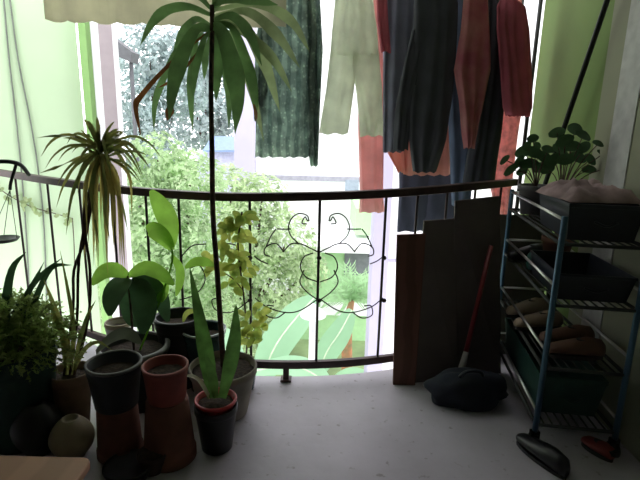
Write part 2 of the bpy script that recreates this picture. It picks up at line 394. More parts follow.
L1 = [([(212, 26), (221, 30), (231, 58), (238, 95), (235, 134)], 22, -.12), ([(212, 30), (217, 45), (217, 72), (216, 102)], 13, .05), ([(214, 22), (232, 28), (246, 60), (254, 92), (256, 120)], 13, .12),
      ([(212, 32), (222, 50), (229, 88), (229, 130)], 13, .2), ([(213, 5), (240, -2), (278, 5)], 13, -.1), ([(210, 28), (196, 30), (183, 56), (174, 88), (169, 120)], 22, -.15),
      ([(210, 36), (198, 38), (192, 70), (191, 100), (193, 132)], 10, .1), ([(211, 15), (190, 7), (168, 10), (152, 24), (140, 46)], 13, -.05), ([(205, 38), (180, 46), (164, 78), (155, 104), (154, 132)], 9, .16),
      ([(211, 26), (196, 20), (182, 36), (172, 62)], 12, .2), ([(213, 12), (226, -4), (250, -12)], 10, .2), ([(212, 10), (196, -6), (176, -16)], 11, .15), ([(213, 20), (232, 16), (250, 34), (262, 66)], 12, -.2), ([(211, 30), (204, 40), (196, 70), (193, 100)], 9, -.2),
      ([(213, 8), (216, -6), (214, -25)], 12, .0), ([(211, 30), (206, 55), (204, 80)], 8, .15), ([(213, 28), (224, 44), (230, 70), (233, 98)], 12, .05)]
b = MB(); leaves_px(b, Yd, L1); b.build('foliage', m_leaf, r)
L2 = [([(214, 16), (248, 12), (278, 36), (300, 68)], 13, .1), ([(213, 22), (242, 26), (264, 62), (280, 112)], 16, .22), ([(214, 28), (236, 40), (252, 90), (264, 142)], 11, .28), ([(214, 10), (255, 4), (290, 20), (310, 52)], 12, .25), ([(213, 24), (240, 30), (272, 58), (292, 92)], 13, .18), ([(211, 28), (192, 36), (180, 62), (176, 92)], 12, .1)]
b = MB(); leaves_px(b, Yd, L2); tag_l = b.build('pale_foliage', m_leafp, r); tag_l['label'] = 'paler yellow-green drooping leaves'
b = MB(); leaves_px(b, Yd, [([(208, 32), (172, 62), (142, 95), (136, 108), (141, 136)], 7, -.1), ([(170, 100), (170, 110), (167, 121)], 9, -.16), ([(206, 40), (190, 62), (172, 80), (158, 88)], 4, -.06), ([(254, 104), (256, 114), (255, 122)], 6, .12)])
b.build('withered_leaf', m_dead, r)['label'] = 'orange-brown withered leaves and tips'

# brown clay pot with the spiky dracaena
r, p, h, rt = pot_at('potted_spiky_dracaena', 'thin-leaved spiky dracaena on tall bare stems in a brown clay pot', 'potted plant', 70, 428, 370, 20, 13, m_clay)
Yd = p.y
for st in ([(70, 375), (77, 320), (79, 260), (90, 200), (100, 150)], [(64, 375), (73, 310), (74, 270), (86, 235), (98, 158)], [(74, 375), (88, 320), (90, 270), (84, 215), (99, 162)]):
    q = smooth([W(x, y, Yd+.06*(i/4)) for i, (x, y) in enumerate(st)], 14); MB().tube(q, .0065, 8).build('stem', m_bark, r)
b = MB(); d = MB(); cx = Vector(W(100, 148, Yd+.06)); s = PXM(cx)
ex = [([(100, 148), (78, 138), (55, 136), (36, 138)], 3.4), ([(100, 150), (75, 160), (55, 168), (40, 173)], 4.5), ([(100, 150), (118, 150), (132, 164), (142, 178)], 4.5), ([(100, 146), (112, 140), (120, 134), (124, 131)], 4), ([(100, 146), (92, 130), (90, 122)], 4.5),
      ([(100, 148), (125, 142), (140, 155), (150, 168)], 4), ([(99, 150), (84, 168), (72, 195), (66, 235)], 4), ([(101, 152), (110, 180), (122, 205), (128, 232)], 4), ([(100, 152), (92, 185), (94, 212), (99, 243)], 4.6), ([(101, 152), (106, 190), (106, 215), (110, 240)], 4.4)]
for pts, w in ex: b.leaf([W(x, y, Yd+.06+random.uniform(-.15, .15)*i) for i, (x, y) in enumerate(pts)], w*s, (random.uniform(-.6, .6), -1, .3), .2, strapw, 10)
for i in range(58):
    a = random.uniform(0, 2*PI); el = random.uniform(-.5, 1.2); ln_ = random.uniform(.15, .27) if el < .55 else random.uniform(.10, .16); dr = random.uniform(.03, .16) if el < .6 else .02
    v = Vector((math.cos(a)*math.cos(el), math.sin(a)*math.cos(el), math.sin(el)))
    c = cx+Vector((0, 0, random.uniform(-.05, .02)))
    b.leaf([c, c+v*ln_*.5, c+v*ln_*.8-Vector((0, 0, dr*.4)), c+v*ln_-Vector((0, 0, dr))], random.uniform(.011, .017), (random.uniform(-.6, .6), -1, .4), .2, strapw, 8)
for i in range(34):
    a = random.uniform(0, 2*PI); rr = random.uniform(.02, .11); ln_ = random.uniform(.25, .55); c = cx+Vector((0, 0, -.02))
    d.leaf([c, c+Vector((math.cos(a)*rr, math.sin(a)*rr, -ln_*.3)), c+Vector((math.cos(a)*rr*1.2-.015, math.sin(a)*rr, -ln_))], random.uniform(.012, .02), (random.uniform(-.6, .6), -1, 0), .2, strapw, 8)
b.build('foliage', m_strap, r); d.build('withered_leaf', m_straw, r)['label'] = 'straw-yellow hanging leaves'
b = MB()
for pts, w in (([(66, 375), (62, 330), (52, 300), (44, 280)], 6), ([(72, 375), (84, 350), (98, 342), (112, 350)], 5), ([(68, 375), (66, 340), (55, 318), (50, 300)], 7), ([(73, 372), (80, 340), (88, 315), (96, 300)], 5), ([(70, 372), (74, 330), (68, 290), (60, 250)], 5)):
    b.leaf([W(x, y, Yd-.02*i) for i, (x, y) in enumerate(pts)], w*s, (random.uniform(-.4, .4), -1, .2), .2, strapw, 10)
b.build('low_leaf', m_strap, r)

# dark green pot with feathery bush
r, p, h, rt = pot_at('potted_fern', 'bushy feathery fern in a large dark green pot at the left edge', 'potted plant', 12, 438, 348, 38, 28, m_crate)
b = MB(); cb = p+Vector((0, 0, h))
for i in range(1500):
    a = random.uniform(0, 2*PI); el = random.uniform(-.35, 1.3); R = random.uniform(.08, .235)
    v = Vector((math.cos(a)*math.cos(el)*1.15, math.sin(a)*math.cos(el)*.8, math.sin(el)*.9+.12)); c = cb+v*R+Vector((.0, 0, 0))
    tip = c+v*.05+Vector((random.uniform(-.03, .03), random.uniform(-.03, .03), -.015))
    for k in range(5):
        q = c.lerp(tip, k/5); sd = Vector((random.uniform(-1, 1), random.uniform(-.6, .6), random.uniform(-.6, .6)))*.019
        b.add([q-sd*.4, q+Vector((0, -.003, .006)), q+sd, q+Vector((0, .003, -.006))], [(0, 1, 2, 3)])
b.build('foliage', m_fern, r)
b = MB()
for i in range(40):
    a = random.uniform(0, 2*PI); el = random.uniform(.0, 1.4); v = Vector((math.cos(a)*math.cos(el)*1.1, math.sin(a)*math.cos(el)*.8, math.sin(el)))
    b.tube([cb-Vector((0, 0, h*.12)), cb+v*.17], .0025, 5)
b.build('stem', m_fern, r)
b = MB()
for pts, w in (([(8, 345), (6, 310), (12, 270), (26, 252)], 9), ([(22, 345), (26, 300), (42, 275), (62, 258)], 8), ([(24, 345), (36, 300), (52, 268), (72, 265)], 7), ([(10, 340), (18, 310), (30, 290), (44, 262)], 8)):
    b.leaf([W(x, y, p.y+.04*i) for i, (x, y) in enumerate(pts)], w*PXM(p), (random.uniform(-.4, .4), -1, .3), .25, strapw, 10)
b.build('strap_leaf', m_leafd, r)['label'] = 'dark strap-shaped leaves arching above the fern'

# black pot with broad bright leaves
r, p, h, rt = pot_at('potted_broadleaf', 'broad-leaved plant with upright bright green leaf in a black pot', 'potted plant', 134, 402, 345, 32, 24, m_black, rim=m_navyrim)
Yd = p.y; s = PXM(p)
J = {'a': (128, 276), 'b': (170, 238)}
MB().tube(smooth([W(134, 350, Yd), W(131, 310, Yd), W(128, 276, Yd)], 8), .006, 8).build('stem', m_bark, r)
MB().tube(smooth([W(140, 350, Yd), W(160, 300, Yd), W(172, 262, Yd), W(170, 238, Yd)], 10), .005, 8).build('stem', m_leafb, r)
wide = lambda u: max(.03, math.sin(PI*min(1, u*.93+.05))**.65)
b = MB(); 
for pts, w, dz in (([(172, 246), (170, 225), (163, 208), (151, 190)], 21, -.05), ([(172, 250), (164, 238), (154, 229), (146, 226)], 17, -.1), ([(128, 276), (145, 268), (160, 273), (174, 285)], 14, -.06), ([(128, 276), (115, 270), (103, 273), (92, 285)], 15, -.12), ([(185, 268), (195, 262), (206, 262), (214, 266)], 9, .05), ([(160, 302), (162, 290), (158, 280), (150, 270)], 16, .06), ([(172, 255), (180, 268), (180, 282), (176, 296)], 10, .05)):
    b.leaf([W(x, y, Yd+dz*i/3) for i, (x, y) in enumerate(pts)], w*s, (random.uniform(-.3, .3), -1, .35), .15, wide, 10)
b.build('foliage', m_leafb, r)
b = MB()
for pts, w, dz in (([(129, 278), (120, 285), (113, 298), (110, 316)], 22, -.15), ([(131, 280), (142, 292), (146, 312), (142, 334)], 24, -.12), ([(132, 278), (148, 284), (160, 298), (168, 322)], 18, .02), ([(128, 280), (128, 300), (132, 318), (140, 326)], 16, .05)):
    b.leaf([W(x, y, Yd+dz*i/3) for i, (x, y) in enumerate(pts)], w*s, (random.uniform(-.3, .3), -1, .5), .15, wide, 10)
b.build('shaded_leaf', m_leafd, r)['label'] = 'large drooping leaves, their shade put into a darker leaf colour'  # shade on these lower leaves is painted in by the darker leaf material
b = MB()
b.leaf([W(x, y, Yd-.22) for x, y in ((96, 352), (112, 338), (128, 334), (141, 344))], 13*s, (0, -.6, 1), .15, wide, 10)
b.build('curled_leaf', mat('leaf_grey', (.16, .18, .13), .3, trans=.2, var=.2), r)['label'] = 'curled greyish leaf'

# black pot further back, green glazed pot
r, p, h, rt = pot_at('empty_flowerpot', 'wide black flowerpot of bare soil behind the dark green glazed pot', 'flowerpot', 178, 384, 316, 22, 15, m_black, rim=m_black)
b = MB(); b.leaf([W(x, y, p.y) for x, y in ((183, 322), (186, 314), (192, 311), (197, 313))], .03, (0, -1, .6), .1, wide); b.build('seedling', m_yel, r)
r, p, h, rt = pot_at('glazed_pot', 'dark green glazed pot with pale rim line beside the tall cane', 'flowerpot', 204, 388, 329, 20, 14, m_glaze, rim=m_glaze)
MB().lathe(p, [(rt*1.055, h*.985), (rt*1.075, h*.99), (rt*1.075, h+.005), (rt*1.03, h+.007), (rt*1.02, h+.002)], ring=True).build('rim_line', mat('pale_glaze', (.6, .66, .64), .3), r)
# variegated climber
r, p, h, rt = pot_at('potted_croton', 'yellow-green variegated climber on a thin stem in a small dark pot by the scrollwork', 'potted plant', 245, 388, 366, 12, 9, m_glaze)
b = MB(); Yc = p.y
MB().tube(smooth([W(245, 372, Yc), W(247, 335, Yc), W(243, 290, Yc), (W(238, 245, Yc)), W(242, 212, Yc)], 14), .0045, 6).build('stem', m_bark, r)
MB().tube(smooth([W(243, 290, Yc), W(232, 278, Yc), W(216, 268, Yc)], 8), .003, 6).build('stem', m_bark, r)
for (x, y, R, k) in ((240, 222, 13, 20), (233, 245, 14, 20), (240, 268, 13, 20), (213, 265, 12, 12), (255, 318, 10, 16), (247, 338, 9, 12), (228, 230, 6, 6), (236, 282, 8, 10)):
    for i in range(k):
        a = random.uniform(0, 2*PI); q = random.uniform(.2, 1)*R; c = W(x+q*math.cos(a), y+q*math.sin(a), Yc+random.uniform(-.07, .07))
        v = Vector((random.uniform(-1, 1), random.uniform(-.4, .4), random.uniform(-.9, .4))).normalized()*random.uniform(.045, .075)
        b.leaf([c, c+v*.5+Vector((0, 0, .006)), c+v], random.uniform(.028, .044), (random.uniform(-.7, .7), -1, random.uniform(-.3, .7)), .15, wide, 5)
b.build('foliage', m_yel, r)

# front black pot holding a red pot with the snake plant
r, p, h, rt = pot_at('black_nursery_pot', 'tapered black nursery pot, a red pot dropped inside it, at the front of the plants', 'flowerpot', 216, 447, 404, 21, 15, m_black, soil=False)
hp = h
q = p+Vector((0, 0, .80*h+.002)); s = PXM(p); rr = 19.5*s
r = thing('potted_snake_plant', 'red plastic pot with two tall snake plant blades, standing inside a black pot', 'potted plant', q)
hh = W(217, 398, p.y).z-q.z
MB().lathe(q, [(rr*.72, 0), (rr*.74, .004), (rr*.97, hh*.8), (rr*1.04, hh*.82), (rr*1.06, hh-.004), (rr*1.04, hh), (rr*.94, hh), (rr*.9, hh*.6), (.01, hh*.55)]).build('pot_body', m_red, r)
MB().blob(q+Vector((0, 0, hh*.62)), (rr*.88, rr*.88, .012), .2, 5).build('soil', m_soil, r)
b = MB(); Yd = p.y
for pts, w, dz in (([(212, 398), (208, 365), (201, 325), (190, 268)], 15, .12), ([(222, 398), (230, 365), (235, 335), (236, 304)], 14, .05), ([(216, 398), (212, 375), (205, 352)], 9, -.03)):
    b.leaf([W(x, y, Yd+dz*i/(len(pts)-1)) for i, (x, y) in enumerate(pts)], w*s, (.2, -1, .1), .2, blade, 12)
b.build('blade', mat('snake_leaf', (.12, .26, .06), .45, trans=.3, var=.35, scale=16), r)
b = MB(); b.leaf([W(x, y, Yd+dz) for x, y, dz in ((210, 398, 0), (200, 382, -.02), (190, 376, -.05), (178, 377, -.08))], 6*s, (0, -.4, 1), .2, blade, 10); b.build('folded_leaf', mat('leaf_cream', (.5, .48, .34), .5, trans=.2), r)['label'] = 'pale cream folded blade'

# stacked pots: red on upturned terracotta; navy on upturned terracotta
def stack(low, up):
    r1, p1, h1, t1 = pot_at(*low[0], **low[1]); nm, lab, px, yr, hw, hwb, m, rim = up
    s = PXM(p1); rt, rb = hw*s, hwb*s; q = p1+Vector((0, 0, h1)); h = W(px, yr, p1.y).z-q.z
    r2 = thing(nm, lab, 'flowerpot', q); t = rt*.08
    MB().lathe(q, [(rb*.95, 0), (rb, .005), (rb+(rt-rb)*.85, h*.8), (rt, h*.82), (rt, h-.004), (rt-t*.4, h), (rt-t, h-.003), (rt-t*1.3, h*.7), (.01, h*.68)]).build('pot_body', m, r2)
    MB().lathe(q, [(rt*.995, h*.95), (rt*1.03, h*.955), (rt*1.035, h+.002), (rt*.95, h+.004), (rt*.93, h*.96)], ring=True).build('rim', rim, r2)
    MB().blob(q+Vector((0, 0, h*.74)), (rt*.88, rt*.88, .012), .2, 5).build('soil', m_soil, r2)
stack((('upturned_pot', 'upturned terracotta pot under the red clay pot, next to the front black pot', 'flowerpot', 167, 456, 398, 20, 26, m_terra), dict(kind='invert')),
      ('red_flowerpot', 'red clay pot stacked on an upturned terracotta pot', 165, 365, 21, 18, m_redclay, mat('pinkish_rim', (.36, .12, .11), .6)))
stack((('upturned_pot', 'upturned terracotta pot under the dark grey-rimmed pot', 'flowerpot', 117, 452, 404, 19, 22, m_terra), dict(kind='invert')),
      ('navy_flowerpot', 'blackish navy flowerpot with grey rim stacked on an upturned terracotta pot', 114, 362, 25, 20, m_navy, m_navyrim))
pot_at('globe_pot', 'cream round globe pot on the floor in front of the brown clay pot', 'pot', 70, 455, 418, 21, 11, m_cream, kind='globe')
pot_at('globe_pot', 'black round globe pot at the left, beside the cream one', 'pot', 34, 450, 402, 23, 13, m_black, kind='globe')
pot_at('small_flowerpot', 'small white-banded flowerpot on the floor behind the broad-leaved plant', 'flowerpot', 118, 372, 322, 12, 9, mat('dull_white_plastic', (.5, .47, .42), .5), rim=m_cream)
pot_at('flowerpot_saucer', 'low black dish on the floor in front of the stacked pots', 'dish', 128, 476, 464, 24, 20, m_black, soil=False)
pot_at('low_flowerpot', 'squat dark brown flowerpot on the floor between the stacks and the dish', 'flowerpot', 152, 470, 452, 15, 11, mat('dark_clay', (.05, .03, .025), .8))

# peach stool in the near left corner
c0 = G(93, 457, .34); z = .34
b = MB(); x1, y1 = c0.x, c0.y; x0, y0 = x1-.5, y1-.36; rr = .03; pr = []
for cx_, cy_, a0 in ((x1-rr, y1-rr, 0), (x0+rr, y1-rr, 90), (x0+rr, y0+rr, 180), (x1-rr, y0+rr, 270)):
    for k in range(7): a = math.radians(a0+15*k); pr.append((cx_+rr*math.cos(a), cy_+rr*math.sin(a)))
n = len(pr)
r = thing('low_bench', 'low peach wooden bench with rounded corners in the near left corner', 'bench', ((x0+x1)/2, (y0+y1)/2, 0))
b.add([(x, y, z-.03) for x, y in pr]+[(x, y, z) for x, y in pr], [tuple(range(n))[::-1], tuple(range(n, 2*n))]+[(i, (i+1) % n, (i+1) % n+n, i+n) for i in range(n)], False)
b.build('seat', m_peach, r, .006)
for lx in (x0+.04, x1-.08):
    for ly in (y0+.04, y1-.08): MB().box((lx, ly, 0), (lx+.04, ly+.04, z-.028)).build('leg', m_peach, r)

# ------------------------------------------------------------------ boards, broom, bag
def board(name, label, pb, pt, Yb, Yt, th, m, parts=None):
    a, b_ = G(*pb[0]), G(*pb[1]); a = Vector((a.x, Yb[0], 0)); b_ = Vector((b_.x, Yb[1], 0))
    a.x = W(*pb[0], Yb[0]).x; b_.x = W(*pb[1], Yb[1]).x
    c, d = W(*pt[1], Yt[1]), W(*pt[0], Yt[0])
    o = MB().slab([a, b_, c, d], Vector((0, th, 0))).build(name, m, None, .003)
    return tag(o, label, 'board')
board('wooden_board', 'reddish brown narrow board leaning on the railing, leftmost of the leaning boards', ((393, 385), (415, 390)), ((397, 235), (426, 234)), (2.475, 2.475), (2.595, 2.61), .02, m_wood)
board('wooden_board', 'grey-brown board with a lower top edge, middle one of the leaning boards', ((411, 388), (456, 392)), ((424, 221), (456, 219)), (2.50, 2.56), (2.635, 2.70), .018, m_grey)
board('wooden_board', 'tall dull grey board leaning beside the shoe rack, rightmost of the boards', ((450, 385), (500, 382)), ((455, 201), (500, 196)), (2.58, 2.64), (2.70, 2.80), .018, m_grey2)
a, c = W(503, 380, 2.93), W(515, 214, 2.93)
tag(MB().box((.99, 2.895, 0), (1.40, 2.91, c.z)).build('backing_board', mat('olive_board', (.085, .08, .06), .8, var=.12, scale=4), None, .003), 'dark olive board standing upright behind the far end of the shoe rack', 'board')
bt, bb_ = W(491, 246, 2.70), W(466, 352, 2.47)
fl = bb_+(bb_-bt).normalized()*.12; fl.z = max(fl.z, .12)
r = thing('broom', 'red-handled broom leaning against the tall dull grey board', 'broom', (fl.x, fl.y, 0))
MB().tube([bt, bb_], .013, 10).build('handle', mat('dark_red_enamel', (.26, .025, .035), .4), r)
MB().tube([bb_, fl], [.014, .02], 10).build('ferrule', mat('pale_plastic', (.45, .42, .40), .5), r)
b = MB(); b.hexa([Vector((fl.x-.12, fl.y-.03, .0)), Vector((fl.x+.12, fl.y-.03, 0)), Vector((fl.x+.12, fl.y+.03, 0)), Vector((fl.x-.12, fl.y+.03, 0))],
                 [Vector((fl.x-.07, fl.y-.018, fl.z)), Vector((fl.x+.07, fl.y-.018, fl.z)), Vector((fl.x+.07, fl.y+.018, fl.z)), Vector((fl.x-.07, fl.y+.018, fl.z))])
b.build('bristles', m_bin, r)
p = G(462, 396); p = Vector((p.x, 2.31, 0))
r = thing('cloth_bag', 'crumpled navy cloth bag slumped on the floor before the leaning boards', 'bag', p)
MB().blob(p+Vector((0, 0, .075)), (.205, .10, .115), .22, 2.0, 36, 20, 4, -.62).build('bag_body', mat('navy_cloth', (.016, .02, .035), .8, var=.3, scale=8, bump=.4, bscale=14), r)
MB().tube(smooth([p+Vector((-.06, -.03, .16)), p+Vector((-.03, -.05, .205)), p+Vector((.04, -.05, .208)), p+Vector((.07, -.03, .16))], 12), .008, 8).build('strap', m_bin, r)

# ------------------------------------------------------------------ shoe rack
NL, FL = (.985, 1.95), (1.10, 2.82); WD = .335
dx = Vector((FL[0]-NL[0], FL[1]-NL[1], 0)).normalized(); nx = Vector((dx.y, -dx.x, 0))
NLv, FLv = Vector((*NL, 0)), Vector((*FL, 0)); NRv, FRv = NLv+nx*WD, FLv+nx*(WD-.06)
NRv.x = min(NRv.x, WX-.04); FRv.x = min(FRv.x, WX-.03)
rack = thing('shoe_rack', 'four-tier steel and blue shoe rack on castors along the right wall', 'rack', NLv)
for q in (NLv, FLv, NRv, FRv):
    MB().tube([q+Vector((0, 0, .085)), q+Vector((0, 0, 1.065))], .013, 10).build('post', m_blue if q is not FRv else m_bmetal, rack)
    b = MB(); b.tube([q+Vector((-.014, 0, .035)), q+Vector((.014, 0, .035))], .035, 16)
    w = b.build('castor', m_black, rack); MB().tube([q+Vector((-.018, 0, .035)), q+Vector((.018, 0, .035))], .011, 10).build('axle', m_steel, w)
    MB().box((q.x-.019, q.y-.012, .03), (q.x-.0155, q.y+.012, .09)).box((q.x+.0155, q.y-.012, .03), (q.x+.019, q.y+.012, .09)).box((q.x-.019, q.y-.012, .075), (q.x+.019, q.y+.012, .09)).build('fork', m_bmetal, w)
tiers = [(1.05, .95), (.77, .685), (.475, .395), (.18, .12)]
up = lambda q, z: q+Vector((0, 0, z))
for zr, zp in tiers:
    b = MB()
    for a, c in ((NLv, FLv), (NRv, FRv), (FLv, FRv)): b.tube([up(a, zr), up(c, zr)], .007, 8)
    b.build('side_rail', m_steel, rack)
    b = MB()
    for a, c in ((NLv, FLv), (NRv, FRv), (NLv, NRv), (FLv, FRv)): b.tube([up(a, zp), up(c, zp)], .008, 8)
    for i in range(1, 9): b.tube([up(NLv.lerp(NRv, i/9), zp), up(FLv.lerp(FRv, i/9), zp)], .004, 6)
    b.build('shelf', m_shelf, rack)
def RK(u, v, z): return up(NLv.lerp(FLv, v).lerp(NRv.lerp(FRv, v), u), z)      # across, along, height
Z = [t[1]+.009 for t in tiers]
def tub(name, label, cat, u0, u1, v0, v1, z, h, m, rim=.012):
    c = [RK(u0, v0, z), RK(u1, v0, z), RK(u1, v1, z), RK(u0, v1, z)]; ctr = sum(c, Vector())/4
    r = thing(name, label, cat, ctr); b = MB(); t = .006
    ins = lambda k, zz: [ctr+(q-ctr)*k+Vector((0, 0, zz)) for q in c]
    L = [ins(.88, 0), ins(.98, h*.9), ins(1.0, h*.9), ins(1.0, h), ins(.95, h), ins(.84, t)]
    vs = [v for l in L for v in l]; fs = [(3, 2, 1, 0)]
    for i in range(5):
        for k in range(4): fs.append((i*4+k, i*4+(k+1) % 4, (i+1)*4+(k+1) % 4, (i+1)*4+k))
    fs.append(tuple(20+k for k in range(4))); b.add(vs, fs, False); b.build('tub', m, r, .004)
    hb = MB(); mid = (c[0]+c[1])/2
    hb.tube(smooth([c[0].lerp(c[1], .35)+Vector((0, -.004, h*.55)), mid+Vector((0, -.012, h*.45)), c[0].lerp(c[1], .65)+Vector((0, -.004, h*.55))], 8), .005, 6); hb.build('handle', m, r)
    return r, ctr
tub('storage_bin', 'blue-black plastic bin on the top shelf of the rack, nearest the room', 'bin', .06, .95, .03, .5, Z[0], .155, m_bin)
tub('storage_bin', 'blue-black plastic bin on the second shelf of the shoe rack', 'bin', .05, 1.0, .04, .52, Z[1], .12, m_bin)
tub('storage_crate', 'dark green plastic crate on the bottom shelf of the shoe rack', 'crate', .04, .9, .06, .86, Z[3], .2, m_crate)
# crumpled cloth on the top bin
c = RK(.5, .27, Z[0]+.156); b = MB(); n = 16; vs = []; fs = []
for side in (0, 1):
    for i in range(n+1):
        for j in range(n+1):
            u, v = i/n*2-1, j/n*2-1; e = 1-max(abs(u), abs(v))**3
            h = .004+e*(.06+.06*noise.noise(Vector((u*2.3, v*2.3, 1)))+.026*noise.noise(Vector((u*5, v*5, 4))))
            vs.append(c+Vector((u*.155*(1+.1*noise.noise(Vector((u, v, 7)))), v*.17, max(.003, h)-(side*.003))))
for sd in (0, 1):
    o_ = sd*(n+1)**2
    for i in range(n):
        for j in range(n):
            f = [o_+i*(n+1)+j, o_+(i+1)*(n+1)+j, o_+(i+1)*(n+1)+j+1, o_+i*(n+1)+j+1]; fs.append(f if not sd else f[::-1])
tag(b.add(vs, fs).build('crumpled_cloth', mat('dusty_pink_cloth', (.34, .24, .24), .9, var=.3, scale=10)), 'crumpled dusty pink cloth lying over the bin on top of the rack', 'cloth')
# plants on the top shelf
def plain_pot(root, p, rt, rb, h, m):
    t = .007
    MB().lathe(p, [(rb*.95, 0), (rb, .004), (rt*.97, h*.82), (rt*1.06, h*.83), (rt*1.06, h-.004), (rt*1.03, h), (rt-t, h), (rt-t*1.4, h*.8), (.01, h*.78)]).build('pot_body', m, root)
    MB().blob(p+Vector((0, 0, h*.82)), (rt*.9, rt*.9, .012), .2, 5).build('soil', m_soil, root)
p = RK(.27, .80, Z[0]); r = thing('potted_plant', 'round-leaved plant in a grey pot on the far end of the rack top', 'potted plant', p)
plain_pot(r, p, .085, .065, .155, mat('dull_grey_pot', (.12, .115, .12), .6))
Yp = p.y; s = PXM(p); b = MB(); st = MB()
ob = lambda u: max(.03, math.sin(PI*min(1, u*.93+.05))**.55)
base = p+Vector((0, 0, .14))
def rl(b, st, base, cx_, cy_, w, dy, tilt=0, ln_=None):
    c = W(cx_, cy_, base.y+dy); s = PXM(c); a = tilt; d = Vector((math.cos(a), random.uniform(-.3, .3), math.sin(a)))*(ln_ or w)*s*.5
    b.leaf([c-d, c+Vector((0, 0, .004)), c+d], w*s*.85, (random.uniform(-.5, .5), -1, random.uniform(.0, .6)), .12, ob, 7)
    st.tube(smooth([base, (base+c)/2+Vector((0, 0, .03)), c], 6), .0025, 5)
for cx_, cy_, w, t, l in ((533, 139, 10, .3, 11), (537, 146, 8, -.4, 9), (524, 152, 14, .5, 18), (534, 153, 14, -.3, 17), (544, 158, 14, -.5, 18), (519, 162, 11, .9, 16), (529, 164, 12, .1, 18), (540, 168, 12, .2, 18), (511, 170, 9, .8, 16), (550, 165, 11, .3, 14), (548, 150, 10, -.2, 14), (522, 172, 9, .4, 12), (505, 160, 7, .9, 12), (527, 146, 8, .9, 10)):
    rl(b, st, base, cx_, cy_, w, random.uniform(-.08, .08), t, l)
b.build('foliage', m_leafd, r); st.build('stem', m_bark, r)
p = RK(.55, .64, Z[0]); r = thing('potted_plant', 'bushier leafy plant in a dark pot behind the pink cloth on the rack', 'potted plant', p)
plain_pot(r, p, .075, .058, .13, mat('dark_clay', (.05, .03, .025), .8)); base = p+Vector((0, 0, .12)); b = MB(); st = MB()
for cx_, cy_, w, t, l in ((557, 133, 12, .25, 18), (575, 130, 14, -.2, 18), (583, 136, 12, -.5, 16), (565, 141, 13, .5, 18), (572, 147, 14, .1, 20), (560, 150, 13, -.4, 18), (584, 148, 12, .7, 16), (554, 160, 13, .6, 18), (578, 158, 13, -.3, 20), (566, 160, 14, .2, 18), (590, 160, 11, -.6, 16), (598, 144, 7, -.3, 14), (603, 154, 6, -.5, 14), (548, 170, 10, .4, 16), (589, 170, 10, 0, 16), (608, 168, 8, -.5, 14)):
    rl(b, st, base, cx_, cy_, w, random.uniform(-.08, .08), t, l)
b.build('foliage', m_leafd, r); st.build('stem', m_bark, r)
# things on the lower shelves
p = RK(.22, .60, Z[1]); r = thing('small_pot', 'small teal glass jar on the second shelf of the rack', 'jar', p)
MB().lathe(p, [(.035, 0), (.04, .006), (.042, .07), (.03, .09), (.026, .1), (.022, .1), (.02, .08), (.005, .02)]).build('jar_body', mat('teal_glaze', (.03, .10, .085), .2), r); r.name = 'jar'
MB().lathe(p+Vector((0, 0, .1)), [(.029, 0), (.029, .016), (.005, .018)], 20).build('lid', m_steel, r)
p = RK(.62, .66, Z[1]); r = thing('clay_flowerpot', 'small brown clay pot on the second shelf, behind the bin', 'flowerpot', p)
plain_pot(r, p, .075, .05, .17, mat('warm_clay', (.17, .08, .05), .8))
def shoe(name, label, p, ang, m, sole, L=.25, cat='shoe', group=None, hi=.085):
    r = thing(name, label, cat, p, group); mr = Matrix.Rotation(ang, 3, 'Z'); b = MB(); vs = []; fs = []; n = 14; k = 12
    for i in range(n+1):
        u = i/n; x = (u-.5)*L; hw = .028+.017*math.sin(PI*min(1, u*.9+.08)) if u < .95 else .026; hw *= 1 if .03 < u < .97 else .6
        ht = hi*(1-.55*max(0, (u-.3)/.7)) if u > .3 else hi*(.9+.1*u/.3)
        ht *= .75 if u > .96 or u < .02 else 1
        for j in range(k):
            a = 2*PI*j/k; vs.append(p+mr@Vector((x, hw*math.cos(a), .014+ht*.5+ht*.5*math.sin(a))))
    for i in range(n):
        for j in range(k): fs.append((i*k+j, i*k+(j+1) % k, (i+1)*k+(j+1) % k, (i+1)*k+j))
    fs += [tuple(range(k))[::-1], tuple(n*k+j for j in range(k))]
    b.add(vs, fs).build('upper', m, r)
    b = MB(); pr = [(math.cos(2*PI*j/24), math.sin(2*PI*j/24)) for j in range(24)]
    so = [p+mr@Vector((x*L*.51, y*(.036+.008*x), 0)) for x, y in pr]
    b.add(so+[q+Vector((0, 0, .016)) for q in so], [tuple(range(24))[::-1], tuple(range(24, 48))]+[(j, (j+1) % 24, (j+1) % 24+24, j+24) for j in range(24)], False).build('sole', sole, r)
    b = MB(); o_ = [p+mr@Vector((-L*.22+.055*x, .024*y, hi*.98+.006)) for x, y in pr]
    b.add(o_+[q-Vector((0, 0, .02)) for q in o_], [tuple(range(24)), tuple(range(24, 48))[::-1]]+[(j, (j+1) % 24, (j+1) % 24+24, j+24) for j in range(24)], False).build('lining', m_black, r)
    return r
m_beige = mat('beige_leather', (.42, .34, .24), .6); m_brn = mat('brown_leather', (.15, .075, .05), .55); m_solem = mat('dark_sole', (.03, .028, .025), .7)
shoe('shoe', 'beige shoe on the third shelf of the rack, the farther one', RK(.30, .70, Z[2]), PI+.25, m_beige, m_solem)
shoe('shoe', 'beige shoe on the third shelf of the rack, the one nearer the middle', RK(.30, .49, Z[2]), PI+.1, mat('tan_leather', (.36, .27, .19), .6), m_solem)
shoe('shoe', 'brown shoe at the near end of the third shelf', RK(.5, .14, Z[2]), PI-.1, m_brn, m_solem)
shoe('shoe', 'brown shoe beside the near one on the third shelf, further in', RK(.55, .30, Z[2]), PI, m_brn, m_solem)
shoe('shoe', 'black shoe on the second shelf of the rack beside the teal jar', RK(.3, .80, Z[1]), PI+.2, m_black, m_solem)
